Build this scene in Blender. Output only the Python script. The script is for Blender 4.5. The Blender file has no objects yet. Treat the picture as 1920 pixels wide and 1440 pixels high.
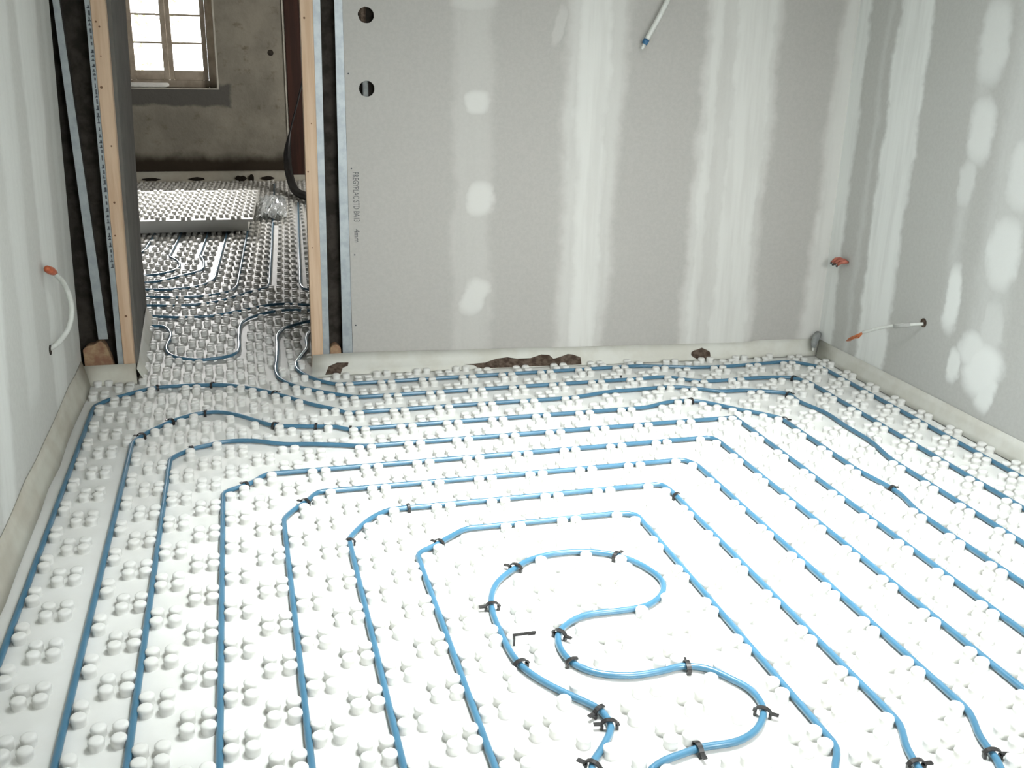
import bpy, bmesh, math, random
from mathutils import Vector, Matrix
random.seed(7)
SC = bpy.context.scene
COL = SC.collection

# ---------------------------------------------------------------- camera, world, lights, exposure
cam_d = bpy.data.cameras.new('camera')
cam = bpy.data.objects.new('camera', cam_d)
COL.objects.link(cam)
cam_d.sensor_width = 36.0
cam_d.lens = 35.013
cam_d.clip_start = 0.02
# columns: image right, image down, view direction
R_ = ((0.96547, -0.06246, 0.25291), (-0.25953, -0.31440, 0.91312), (0.02248, -0.94723, -0.31976))
cam.matrix_world = Matrix(((R_[0][0], -R_[0][1], -R_[0][2], 0.0),
                           (R_[1][0], -R_[1][1], -R_[1][2], 0.0),
                           (R_[2][0], -R_[2][1], -R_[2][2], 1.5538),
                           (0, 0, 0, 1)))
SC.camera = cam
SC.view_settings.view_transform = 'Standard'
SC.view_settings.look = 'None'
SC.view_settings.gamma = 1.0
SC.view_settings.use_curve_mapping = False
SC.view_settings.exposure = 0.0
SC.cycles.max_bounces = 10
SC.cycles.diffuse_bounces = 6

world = bpy.data.worlds.new('overcast_sky')
SC.world = world
world.use_nodes = True
world.node_tree.nodes['Background'].inputs[0].default_value = (0.93, 0.98, 1.0, 1)
world.node_tree.nodes['Background'].inputs[1].default_value = 9.0

def area(name, loc, target, sx, sy, power, color=(1, 1, 1), spread=180):
    d = bpy.data.lights.new(name, 'AREA')
    d.shape = 'RECTANGLE'; d.size = sx; d.size_y = sy
    d.energy = power; d.color = color; d.spread = math.radians(spread)
    o = bpy.data.objects.new(name, d); COL.objects.link(o)
    o.location = loc
    o.rotation_euler = (Vector(target) - Vector(loc)).to_track_quat('-Z', 'Y').to_euler()
    return o

# daylight through the roof window over the room, through the window behind the camera, through the far hall window, plus a hall fill
area('roof_window_daylight', (1.15, 2.85, 2.93), (1.15, 2.85, 0), 1.2, 1.2, 74, (0.94, 1.0, 1.0), 72)
area('room_window_daylight', (1.5, -0.40, 1.85), (1.3, 4.5, -0.5), 1.4, 0.6, 14, (0.98, 1.0, 0.98), 62)
area('hall_window_daylight', (-0.65, 14.6, 3.2), (-0.65, 12.0, 1.7), 1.6, 0.9, 1700, (1.0, 0.98, 0.95))
area('hall_side_fill', (2.9, 9.5, 1.7), (-0.5, 10.5, 0.9), 1.0, 1.2, 68, (1.0, 0.96, 0.89))  # added fill to brighten the hall; the right wall has no window

# ---------------------------------------------------------------- helpers
def link(o, parent=None):
    COL.objects.link(o)
    if parent is not None:
        o.parent = parent
    return o

def mesh_obj(name, verts, faces, m, parent=None, smooth=False, mats=None, fmat=None):
    me = bpy.data.meshes.new(name)
    me.from_pydata([tuple(v) for v in verts], [], faces)
    me.update()
    for mm in (mats or [m]):
        me.materials.append(mm)
    if fmat:
        me.polygons.foreach_set('material_index', fmat)
    if smooth:
        me.polygons.foreach_set('use_smooth', [True] * len(me.polygons))
    return link(bpy.data.objects.new(name, me), parent)

def empty(name, loc=(0, 0, 0)):
    o = bpy.data.objects.new(name, None)
    o.location = loc
    o.empty_display_size = 0.1
    return link(o)

def tag(o, label=None, cat=None, group=None, kind=None):
    if label: o['label'] = label
    if cat: o['category'] = cat
    if group: o['group'] = group
    if kind: o['kind'] = kind
    return o

class MB:
    """collects shapes into one mesh"""
    def __init__(s):
        s.v = []; s.f = []
    def add(s, vs, fs):
        n = len(s.v)
        s.v += [tuple(p) for p in vs]
        s.f += [tuple(i + n for i in q) for q in fs]
        return s
    def box(s, x0, x1, y0, y1, z0, z1):
        return s.hexa([(x0, y0, z0), (x1, y0, z0), (x1, y1, z0), (x0, y1, z0)],
                      [(x0, y0, z1), (x1, y0, z1), (x1, y1, z1), (x0, y1, z1)])
    def hexa(s, b, t):
        return s.add(list(b) + list(t), [(3, 2, 1, 0), (4, 5, 6, 7), (0, 1, 5, 4), (1, 2, 6, 5), (2, 3, 7, 6), (3, 0, 4, 7)])
    def tube(s, pts, r, seg=10, cap=True):
        P = [Vector(p) for p in pts]
        n = len(P)
        up = Vector((0, 0, 1))
        T = [(P[min(i + 1, n - 1)] - P[max(i - 1, 0)]).normalized() for i in range(n)]
        if abs(T[0].dot(up)) > 0.95: up = Vector((1, 0, 0))
        nrm = (up - T[0] * up.dot(T[0])).normalized()
        vs = []
        for i in range(n):
            nrm = (nrm - T[i] * nrm.dot(T[i])).normalized()
            b = T[i].cross(nrm)
            rr = r[i] if isinstance(r, (list, tuple)) else r
            for k in range(seg):
                a = 2 * math.pi * k / seg
                vs.append(P[i] + (nrm * math.cos(a) + b * math.sin(a)) * rr)
        fs = []
        for i in range(n - 1):
            for k in range(seg):
                k2 = (k + 1) % seg
                fs.append((i * seg + k, i * seg + k2, (i + 1) * seg + k2, (i + 1) * seg + k))
        if cap:
            fs.append(tuple(range(seg - 1, -1, -1)))
            fs.append(tuple((n - 1) * seg + k for k in range(seg)))
        return s.add(vs, fs)
    def build(s, name, m, parent=None, smooth=False):
        return mesh_obj(name, s.v, s.f, m, parent, smooth)

def bevel(o, w=0.003, seg=2):
    b = o.modifiers.new('bevel', 'BEVEL'); b.width = w; b.segments = seg; b.limit_method = 'ANGLE'
    return o

def spline(pts, step=0.02, z=None):
    """Catmull-Rom through pts, resampled; straight stretches stay straight"""
    P = [Vector((p[0], p[1], p[2] if len(p) > 2 else z)) for p in pts]
    out = [P[0]]
    for i in range(len(P) - 1):
        p0 = P[i - 1] if i > 0 else P[i] * 2 - P[i + 1]
        p1, p2 = P[i], P[i + 1]
        p3 = P[i + 2] if i + 2 < len(P) else P[i + 1] * 2 - P[i]
        L = (p2 - p1).length
        d1 = (p2 - p0); d2 = (p3 - p1)
        t1 = d1.normalized() * min(L, 1.0) if d1.length > 0 else (p2 - p1)
        t2 = d2.normalized() * min(L, 1.0) if d2.length > 0 else (p2 - p1)
        if L > 0.5:            # long straight: keep it straight, bend only near the ends
            u = (p2 - p1).normalized()
            n = max(2, int(L / 0.12))
            out += [p1 + u * L * k / n for k in range(1, n + 1)]
            continue
        t1 = t1.normalized() * L; t2 = t2.normalized() * L
        n = max(2, int(L / step))
        for k in range(1, n + 1):
            t = k / n
            out.append(p1 * (2 * t**3 - 3 * t**2 + 1) + t1 * (t**3 - 2 * t**2 + t) + p2 * (-2 * t**3 + 3 * t**2) + t2 * (t**3 - t**2))
    return out

# ---------------------------------------------------------------- materials
class NT:
    def __init__(s, name, rough=0.6, spec=0.3, metal=0.0):
        s.m = bpy.data.materials.new(name); s.m.use_nodes = True
        s.t = s.m.node_tree; s.n = s.t.nodes
        s.b = s.n['Principled BSDF']
        s.b.inputs['Roughness'].default_value = rough
        s.b.inputs['Specular IOR Level'].default_value = spec
        s.b.inputs['Metallic'].default_value = metal
        s.pos = None
    def coord(s):
        if s.pos is None:
            g = s.n.new('ShaderNodeNewGeometry'); s.pos = g.outputs['Position']
        return s.pos
    def sep(s):
        x = s.n.new('ShaderNodeSeparateXYZ'); s.t.links.new(s.coord(), x.inputs[0]); return x.outputs
    def math(s, op, a, b=None, c=None, clamp=False):
        q = s.n.new('ShaderNodeMath'); q.operation = op; q.use_clamp = clamp
        for i, v in enumerate((a, b, c)):
            if v is None: continue
            if isinstance(v, (int, float)): q.inputs[i].default_value = v
            else: s.t.links.new(v, q.inputs[i])
        return q.outputs[0]
    def noise(s, scale, detail=3, rough=0.55, vec=None, dims=None):
        q = s.n.new('ShaderNodeTexNoise'); q.inputs['Scale'].default_value = scale
        q.inputs['Detail'].default_value = detail; q.inputs['Roughness'].default_value = rough
        if vec is None: vec = s.coord()
        if dims:
            mp = s.n.new('ShaderNodeMapping'); mp.inputs['Scale'].default_value = dims
            s.t.links.new(vec, mp.inputs[0]); vec = mp.outputs[0]
        s.t.links.new(vec, q.inputs['Vector']); return q.outputs[0]
    def smooth(s, v, lo, hi):
        q = s.n.new('ShaderNodeMapRange'); q.interpolation_type = 'SMOOTHSTEP'
        s.t.links.new(v, q.inputs[0]); q.inputs[1].default_value = lo; q.inputs[2].default_value = hi
        return q.outputs[0]
    def mix(s, fac, a, b):
        q = s.n.new('ShaderNodeMix'); q.data_type = 'RGBA'
        for v, k in ((fac, 0), (a, 6), (b, 7)):
            if isinstance(v, (int, float)): q.inputs[k].default_value = v
            elif isinstance(v, tuple): q.inputs[k].default_value = v if len(v) == 4 else (*v, 1)
            else: s.t.links.new(v, q.inputs[k])
        return q.outputs[2]
    def color(s, c):
        if isinstance(c, tuple): s.b.inputs['Base Color'].default_value = (*c, 1)
        else: s.t.links.new(c, s.b.inputs['Base Color'])
        return s
    def bump(s, h, strength=0.2, dist=0.01):
        q = s.n.new('ShaderNodeBump'); q.inputs['Strength'].default_value = strength; q.inputs['Distance'].default_value = dist
        s.t.links.new(h, q.inputs['Height']); s.t.links.new(q.outputs[0], s.b.inputs['Normal'])
        return s

def mottled(name, a, b, scale=8, rough=0.6, spec=0.3, metal=0.0, bump=0.0, dims=None, lo=0.35, hi=0.65):
    n = NT(name, rough, spec, metal)
    q = n.noise(scale, 4, 0.6, None, dims)
    n.color(n.mix(n.smooth(q, lo, hi), a, b))
    if bump: n.bump(q, bump, 0.005)
    return n.m

BOARD = (0.425, 0.410, 0.383)
COMP = (0.66, 0.655, 0.62)

def wall_mat(name, axis, bands, spots, board=BOARD, comp=COMP):
    """plasterboard with filled joints: bands run up the wall between two slanted edges,
    spots are dabs of filler; axis says which world axis runs along the wall"""
    n = NT(name, 0.75, 0.2)
    o = n.sep(); u = o[axis]; z = o[2]
    wob = n.math('MULTIPLY', n.math('SUBTRACT', n.noise(3.0, 4, 0.6), 0.5), 0.10)
    fine = n.math('MULTIPLY', n.math('SUBTRACT', n.noise(14.0, 3, 0.6), 0.5), 0.05)
    u = n.math('ADD', u, n.math('ADD', wob, fine))
    streak = n.noise(4.0, 3, 0.6, None, (5, 5, 0.35))
    fac = None
    def acc(f, m):
        if f is None: return m
        return n.math('MAXIMUM', f, m)
    for (a0, a1, b0, b1, soft, amt, zlo) in bands:      # left edge at z=0 / z=1.8, right edge at z=0 / z=1.8
        l = n.math('SUBTRACT', u, n.math('MULTIPLY_ADD', z, (a1 - a0) / 1.8, a0))
        r = n.math('SUBTRACT', n.math('MULTIPLY_ADD', z, (b1 - b0) / 1.8, b0), u)
        m = n.math('MULTIPLY', n.smooth(l, -soft, soft), n.smooth(r, -soft, soft))
        if zlo: m = n.math('MULTIPLY', m, n.smooth(z, zlo - 0.06, zlo + 0.06))
        m = n.math('MULTIPLY', m, n.math('MULTIPLY_ADD', n.smooth(streak, 0.3, 0.6), 0.25 * amt, 0.75 * amt))
        fac = acc(fac, m)
    for (cu, cz, ru, rz, ang, amt) in spots:
        du = n.math('SUBTRACT', u, cu); dz = n.math('SUBTRACT', z, cz)
        if ang:
            c, s_ = math.cos(ang), math.sin(ang)
            d1 = n.math('ADD', n.math('MULTIPLY', du, c), n.math('MULTIPLY', dz, s_))
            d2 = n.math('SUBTRACT', n.math('MULTIPLY', dz, c), n.math('MULTIPLY', du, s_))
        else: d1, d2 = du, dz
        e = n.math('ADD', n.math('POWER', n.math('ABSOLUTE', n.math('DIVIDE', d1, ru)), 2.6), n.math('POWER', n.math('ABSOLUTE', n.math('DIVIDE', d2, rz)), 2.6))
        fac = acc(fac, n.math('MULTIPLY', n.smooth(e, 1.9, 0.2), amt))
    base = n.mix(n.smooth(n.noise(60, 3, 0.7), 0.3, 0.7), tuple(c * 0.965 for c in board), tuple(c * 1.035 for c in board))
    n.color(n.mix(fac, base, comp))
    n.bump(n.noise(120, 2, 0.6), 0.05, 0.002)
    return n.m

M = {}
n = NT('white_moulded_foam', 0.52, 0.32)
n.color(n.mix(n.smooth(n.noise(5, 4, 0.6), 0.35, 0.7), (0.67, 0.67, 0.645), (0.63, 0.625, 0.595)))
n.bump(n.noise(160, 2, 0.5), 0.06, 0.001)
M['foam'] = n.m
M['pipe'] = mottled('blue_pipe', (0.042, 0.135, 0.215), (0.052, 0.155, 0.245), 9, 0.30, 0.75)
M['clip'] = mottled('black_plastic', (0.012, 0.011, 0.011), (0.025, 0.022, 0.021), 30, 0.35, 0.5)
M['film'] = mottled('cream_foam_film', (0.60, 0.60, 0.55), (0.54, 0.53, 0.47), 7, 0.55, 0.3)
M['film_left'] = mottled('beige_foam_film', (0.55, 0.54, 0.47), (0.46, 0.43, 0.36), 4, 0.6, 0.3)  # darker, browner variant of the strip film
M['earth'] = mottled('brown_earth', (0.055, 0.038, 0.028), (0.12, 0.09, 0.07), 40, 0.9, 0.1, 0, 0.5)
M['rim'] = mottled('dark_torn_edge', (0.02, 0.015, 0.012), (0.03, 0.025, 0.02), 40, 0.9, 0.1)
M['timber'] = mottled('planed_pine', (0.60, 0.44, 0.31), (0.52, 0.36, 0.24), 7, 0.6, 0.25, 0, 0.1, (6, 6, 0.35))
M['knot'] = mottled('pine_knot', (0.14, 0.08, 0.05), (0.20, 0.11, 0.06), 40, 0.7, 0.2)
M['steel'] = mottled('galvanised_steel', (0.37, 0.40, 0.41), (0.30, 0.33, 0.345), 20, 0.45, 0.5, 0.45)
M['steel_shaded'] = mottled('shaded_stud_web', (0.045, 0.041, 0.037), (0.065, 0.058, 0.052), 8, 0.8, 0.2, 0.1)  # same steel as the flanges, darkened to carry the shade inside the stud
M['void'] = mottled('shaded_cavity_back', (0.030, 0.026, 0.022), (0.055, 0.047, 0.040), 14, 0.95, 0.05)  # near-black tone stands for the shade deep in cavities and holes
M['lining'] = mottled('grey_board_lining', (0.13, 0.125, 0.115), (0.16, 0.155, 0.14), 5, 0.8, 0.2)
M['ink'] = mottled('grey_printing_ink', (0.10, 0.10, 0.105), (0.13, 0.13, 0.13), 60, 0.7, 0.2)
M['ink_dark'] = mottled('blue_black_ink', (0.06, 0.066, 0.075), (0.12, 0.125, 0.135), 60, 0.7, 0.2)
M['white_pvc'] = mottled('white_cable_sheath', (0.66, 0.67, 0.63), (0.58, 0.59, 0.55), 20, 0.45, 0.4)
M['white_foam'] = mottled('bright_white_foam', (0.88, 0.88, 0.85), (0.82, 0.82, 0.79), 12, 0.5, 0.3)
M['grey_pvc'] = mottled('grey_conduit', (0.30, 0.31, 0.30), (0.20, 0.21, 0.21), 30, 0.5, 0.4)
M['orange'] = mottled('orange_wire', (0.55, 0.14, 0.05), (0.40, 0.09, 0.04), 40, 0.45, 0.4)
M['red'] = mottled('brick_red_wire_sheath', (0.46, 0.15, 0.10), (0.36, 0.10, 0.07), 60, 0.45, 0.4)
M['copper'] = mottled('copper_orange_wire', (0.62, 0.20, 0.08), (0.45, 0.13, 0.05), 60, 0.4, 0.5, 0.3)
M['blue_tape'] = mottled('blue_tape', (0.03, 0.11, 0.22), (0.04, 0.14, 0.27), 40, 0.4, 0.4)
M['hose'] = mottled('black_corrugated_hose', (0.010, 0.010, 0.011), (0.018, 0.018, 0.020), 30, 0.4, 0.5)
M['post'] = mottled('dark_red_wood', (0.060, 0.022, 0.014), (0.035, 0.014, 0.010), 4, 0.6, 0.3, 0, 0.1, (5, 5, 0.4))
M['stone'] = mottled('ochre_rubble', (0.36, 0.25, 0.15), (0.24, 0.13, 0.085), 16, 0.9, 0.1, 0, 0.6)
M['white_plaster'] = mottled('white_plaster_edge', (0.62, 0.60, 0.54), (0.52, 0.50, 0.44), 12, 0.8, 0.2, 0, 0.2)
M['frame'] = mottled('glare_paled_window_wood', (0.50, 0.44, 0.36), (0.40, 0.34, 0.27), 9, 0.7, 0.2, 0, 0.15, (1, 1, 1))  # wood colour lightened to carry the glare around the bright panes
M['paint'] = mottled('plain_wall_paint', (0.45, 0.45, 0.43), (0.42, 0.42, 0.40), 3, 0.8, 0.2)
M['leaf'] = mottled('pale_green_leaves', (0.30, 0.38, 0.17), (0.36, 0.44, 0.20), 6, 0.6, 0.2)
M['bark'] = mottled('grey_bark', (0.46, 0.45, 0.40), (0.36, 0.34, 0.30), 9, 0.9, 0.1)
M['gravel'] = mottled('yard_gravel', (0.45, 0.44, 0.40), (0.36, 0.35, 0.31), 20, 0.9, 0.1)

n = NT('old_lime_plaster', 0.9, 0.1)
o_ = n.sep()
q1 = n.noise(2.2, 6, 0.65); q2 = n.noise(9, 5, 0.65)
base = n.mix(n.smooth(q1, 0.35, 0.65), (0.33, 0.31, 0.26), (0.25, 0.235, 0.20))
base = n.mix(n.smooth(q2, 0.55, 0.75), base, (0.19, 0.165, 0.13))
# grey mortar patched in under the window, and darker brown along the foot of the wall, with an uneven edge
wobx = n.math('ADD', o_[0], n.math('MULTIPLY', n.math('SUBTRACT', n.noise(5, 4), 0.5), 0.14))
wobz = n.math('ADD', o_[2], n.math('MULTIPLY', n.math('SUBTRACT', n.noise(4, 4), 0.5), 0.16))
mort = n.math('MULTIPLY', n.math('MULTIPLY', n.smooth(wobz, 0.84, 0.88), n.smooth(wobz, 1.10, 1.06)), n.smooth(wobx, 0.0, -0.05))
base = n.mix(mort, base, (0.13, 0.127, 0.118))
base = n.mix(n.smooth(wobz, 0.36, 0.22), base, (0.05, 0.040, 0.030))
n.color(base); n.bump(q2, 0.5, 0.02)
M['plaster'] = n.m

g = NT('window_glass', 0.02, 0.5)
tr = g.n.new('ShaderNodeBsdfTransparent'); gl = g.n.new('ShaderNodeBsdfGlossy'); gl.inputs['Roughness'].default_value = 0.02
fr = g.n.new('ShaderNodeFresnel'); mx = g.n.new('ShaderNodeMixShader')
g.t.links.new(fr.outputs[0], mx.inputs[0]); g.t.links.new(tr.outputs[0], mx.inputs[1]); g.t.links.new(gl.outputs[0], mx.inputs[2])
g.t.links.new(mx.outputs[0], g.n['Material Output'].inputs[0])
M['glass'] = g.m

f_ = NT('clear_crumpled_film', 0.15, 0.6)
f_.color((0.75, 0.78, 0.78)); f_.b.inputs['Transmission Weight'].default_value = 0.35
M['clear'] = f_.m

# ---------------------------------------------------------------- pipe runs (metres, on the studded panels)
R1 = [(0.344, 5.516), (0.312, 5.4), (0.298, 5.194), (0.254, 5.035), (0.226, 4.92), (0.232, 4.811), (0.276, 4.699), (0.345, 4.603), (0.417, 4.558), (1.907, 4.558), (2.093, 4.511), (2.234, 4.474), (2.397, 4.461), (2.587, 4.471), (2.748, 4.469), (2.824, 4.416), (2.878, 4.318), (2.878, 2.885)]
R2 = [(0.361, 5.747), (0.256, 5.671), (0.192, 5.589), (0.157, 5.462), (0.148, 5.252), (0.134, 4.993), (0.123, 4.85), (0.132, 4.719), (0.193, 4.584), (0.269, 4.506), (0.384, 4.413), (0.49, 4.358), (1.875, 4.358), (2.002, 4.358), (2.104, 4.288), (2.194, 4.253), (2.358, 4.255), (2.512, 4.25), (2.629, 4.218), (2.678, 4.118), (2.678, 2.694)]
R3 = [(-0.677, 2.501), (-0.677, 4.43), (-0.631, 4.528), (-0.547, 4.6), (-0.443, 4.671), (-0.334, 4.681), (-0.19, 4.668), (-0.093, 4.641), (0.028, 4.554), (0.144, 4.439), (0.255, 4.306), (0.364, 4.205), (0.408, 4.158), (1.043, 4.158), (1.441, 4.158), (1.646, 4.199), (1.784, 4.203), (1.96, 4.208), (2.084, 4.158), (2.174, 4.101), (2.297, 4.092), (2.384, 4.059), (2.478, 4.003), (2.478, 3.894), (2.516, 3.723), (2.511, 3.572), (2.513, 3.379), (2.478, 3.159), (2.478, 2.456)]
R4 = [(-0.477, 2.018), (-0.477, 3.958), (-0.444, 4.06), (-0.401, 4.124), (-0.335, 4.207), (-0.241, 4.274), (-0.152, 4.283), (-0.071, 4.232), (0.004, 4.15), (0.081, 4.069), (0.199, 4.032), (0.343, 3.995), (0.386, 3.958), (1.71, 3.958), (1.872, 4.007), (1.98, 4.0), (2.044, 3.958), (2.134, 3.858), (2.226, 3.768), (2.278, 3.69), (2.278, 3.144), (2.308, 2.905), (2.278, 2.717), (2.278, 2.241)]
R5 = [(-0.322, 1.981), (-0.322, 3.758), (-0.257, 3.857), (-0.197, 3.89), (-0.106, 3.923), (-0.002, 3.907), (0.114, 3.847), (0.219, 3.825), (0.311, 3.8), (0.451, 3.758), (2.078, 3.758), (2.078, 1.989)]
R6 = [(-0.122, 1.935), (-0.122, 3.401), (-0.03, 3.48), (0.055, 3.558), (1.846, 3.558), (1.878, 3.486), (1.878, 1.752)]
R7 = [(0.078, 1.887), (0.078, 3.144), (0.108, 3.213), (0.16, 3.28), (0.228, 3.358), (1.627, 3.358), (1.678, 3.276), (1.678, 1.733), (1.636, 1.622), (1.618, 1.546), (1.607, 1.521)]
R8 = [(0.278, 1.839), (0.278, 2.95), (0.315, 3.031), (0.382, 3.115), (0.461, 3.158), (1.443, 3.158), (1.478, 3.053), (1.478, 1.731), (1.439, 1.633), (1.421, 1.566)]
R9 = [(0.478, 1.792), (0.478, 2.8), (0.552, 2.866), (0.61, 2.914), (0.685, 2.958), (1.187, 2.958), (1.278, 2.915), (1.278, 1.689), (1.233, 1.611)]
S = [(0.692, 1.741), (0.74, 1.802), (0.782, 1.861), (0.785, 1.912), (0.771, 1.95), (0.726, 2.007), (0.68, 2.072), (0.644, 2.145), (0.63, 2.216), (0.627, 2.319), (0.631, 2.429), (0.65, 2.518), (0.691, 2.595), (0.764, 2.663), (0.838, 2.709), (0.947, 2.725), (1.058, 2.697), (1.124, 2.645), (1.168, 2.565), (1.181, 2.484), (1.152, 2.416), (1.085, 2.363), (1.011, 2.353), (0.889, 2.352), (0.814, 2.315), (0.776, 2.263), (0.766, 2.194), (0.782, 2.128), (0.828, 2.078), (0.909, 2.049), (0.991, 2.049), (1.057, 2.056), (1.115, 2.032), (1.156, 1.977), (1.184, 1.921), (1.182, 1.855), (1.16, 1.813), (1.115, 1.77), (1.055, 1.746), (0.967, 1.746), (0.912, 1.736), (0.861, 1.724), (0.828, 1.708)]
HALL_U = [(-0.59, 5.813), (-0.551, 5.795), (-0.47, 5.78), (-0.421, 5.657), (-0.409, 5.535), (-0.421, 5.36), (-0.407, 5.239), (-0.363, 5.154), (-0.265, 5.088), (-0.179, 5.09), (-0.092, 5.13), (-0.054, 5.22), (-0.049, 5.467), (-0.034, 5.759), (0.012, 5.871), (0.117, 5.979), (0.222, 6.025), (0.38, 5.997), (0.495, 5.963)]
HALL_B = [(-0.609, 6.058), (-0.575, 6.039), (-0.392, 5.969), (-0.191, 5.97), (-0.037, 6.058), (0.123, 6.163), (0.23, 6.185), (0.389, 6.129), (0.508, 6.095)]
HALL_C1 = [(0.515, 14.391), (0.398, 11.87), (0.303, 9.749), (0.243, 8.44), (0.188, 7.315), (0.165, 6.877), (0.14, 6.671), (0.024, 6.537), (-0.195, 6.3), (-0.405, 6.255), (-0.561, 6.283), (-0.627, 6.294)]
HALL_C2 = [(0.097, 9.774), (0.038, 8.518), (-0.039, 6.911), (-0.076, 6.63), (-0.198, 6.501), (-0.414, 6.465), (-0.554, 6.504), (-0.644, 6.519)]
HALL_C3 = [(-0.089, 9.487), (-0.128, 8.541), (-0.189, 7.14), (-0.214, 6.907), (-0.313, 6.747), (-0.478, 6.698), (-0.66, 6.729)]
HALL_C4 = [(-0.247, 9.359), (-0.279, 8.636), (-0.314, 7.845), (-0.285, 7.619), (-0.277, 7.426), (-0.292, 7.263), (-0.385, 7.137), (-0.55, 6.962), (-0.689, 6.921)]
HALL_C5 = [(-0.459, 9.386), (-0.488, 8.766), (-0.532, 7.817), (-0.47, 7.628), (-0.444, 7.452), (-0.473, 7.292), (-0.586, 7.17), (-0.716, 7.139)]
HALL_C6 = [(-0.683, 9.415), (-0.694, 8.871), (-0.725, 8.119), (-0.759, 7.913), (-0.789, 7.816)]
HALL_C7 = [(0.577, 10.404), (0.464, 8.508), (0.365, 6.762), (0.378, 6.584), (0.426, 6.53), (0.51, 6.5)]
CLIPS = [(-0.424, 4.673, 0.09), (-0.177, 4.664, -0.27), (0.102, 4.48, -0.78), (-0.339, 4.201, 0.9), (-0.447, 4.052, 1.26), (-0.2, 4.278, 0.1), (0.084, 4.068, -0.3), (0.255, 4.018, -0.25), (0.394, 3.958, 0.0), (-0.244, 3.864, 0.5), (-0.042, 3.469, 0.71), (0.159, 3.278, 0.91), (0.278, 2.943, 1.57), (0.562, 2.874, 0.69), (0.507, 3.158, 0.0), (2.633, 4.21, -1.12), (2.478, 3.987, -1.57), (1.976, 4.0, -0.06), (2.278, 3.681, -1.57), (2.305, 2.927, -1.45), (1.478, 3.041, -1.57), (0.763, 2.662, 0.75), (1.1, 2.664, -0.67), (0.637, 2.457, 1.36), (0.641, 2.161, 1.77), (0.784, 2.274, -2.2), (0.78, 2.137, -1.33), (1.068, 2.051, -0.39), (0.779, 1.928, 1.92), (0.783, 1.874, 1.51), (1.17, 1.831, -2.05), (0.955, 1.744, -2.96), (0.694, 1.744, 0.9), (1.423, 1.575, -1.83), (1.623, 1.565, -1.8), (1.772, 4.379, -0.2)]

PZ, PR = 0.0125, 0.0092

def turn(xr, xl, yb, r=0.17):
    """run along the near end of the room from the right column to the left column"""
    k = r * 0.3
    return [(xr, yb + r), (xr - k, yb + k), (xr - r, yb), (xl + r, yb), (xl + k, yb + k), (xl, yb + r)]

def bottoms():
    p = [(0.60, 5.62), (0.44, 5.585)] + R1
    p += turn(R1[-1][0], R3[0][0], -0.15) + R3
    p += turn(R3[-1][0], R5[0][0], 0.25) + R5
    p += turn(R5[-1][0], R7[0][0], 0.65) + R7
    p += [(1.52, 1.24), (1.40, 1.08), (1.2, 1.03), (0.75, 1.03), (0.58, 1.08), (0.50, 1.25)] + R9[:]
    p += [(1.15, 1.50), (1.02, 1.45), (0.92, 1.50), (0.84, 1.60), (0.82, 1.70)]
    p += S[::-1]
    p += [(0.66, 1.55), (0.70, 1.36), (0.85, 1.25), (1.10, 1.25), (1.30, 1.33), (1.40, 1.48)]
    p += R8[::-1]
    p += turn(R6[-1][0], R8[0][0], 0.84)[::-1] + R6[::-1]
    p += turn(R4[-1][0], R6[0][0], 0.45)[::-1] + R4[::-1]
    p += turn(R2[-1][0], R4[0][0], 0.05)[::-1] + R2[::-1]
    p += [(0.45, 5.79), (0.62, 5.82)]
    return p

main_pts = spline(bottoms(), 0.02, PZ)
hall_runs = [HALL_U, HALL_B, HALL_C1[1:], HALL_C2, HALL_C3, HALL_C4, HALL_C5, HALL_C6, HALL_C7]
hall_pts = [spline(h, 0.03, PZ) for h in hall_runs]

# ---------------------------------------------------------------- floor: studded foam panels
GX, GY, CELL = 0.4781, 4.5584, 0.1
OCC = {}
def occ_add(pts):
    for a, b in zip(pts, pts[1:]):
        L = (b - a).length; k = max(1, int(L / 0.01))
        for i in range(k):
            q = a + (b - a) * i / k
            OCC.setdefault((int(q.x // 0.05), int(q.y // 0.05)), []).append((q.x, q.y))
occ_add(main_pts)
for h in hall_pts: occ_add(h)
def blocked(x, y, d=0.0205):
    cx, cy = int(x // 0.05), int(y // 0.05)
    for i in (-1, 0, 1):
        for j in (-1, 0, 1):
            for (px, py) in OCC.get((cx + i, cy + j), ()):
                if (px - x) ** 2 + (py - y) ** 2 < d * d: return True
    return False

def stud(vs, fs, x, y, z, up=(0, 0, 1), seg=12, r=0.0194, h=0.0264, ax=None, squash=1.0):
    prof = [(r * 0.98, 0.0), (r * 0.92, 0.003), (r * 0.95, h * 0.5), (r, h * 0.68), (r * 0.95, h * 0.84), (r * 0.80, h * 0.955), (r * 0.5, h)]
    n0 = len(vs)
    for (rr, zz) in prof:
        for k in range(seg):
            a = 2 * math.pi * (k + 0.5) / seg
            vs.append((x + rr * math.cos(a), y + rr * math.sin(a) * squash, z + zz))
    for i in range(len(prof) - 1):
        for k in range(seg):
            k2 = (k + 1) % seg
            fs.append((n0 + i * seg + k, n0 + i * seg + k2, n0 + (i + 1) * seg + k2, n0 + (i + 1) * seg + k))
    fs.append(tuple(n0 + (len(prof) - 1) * seg + k for k in range(seg)))

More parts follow.
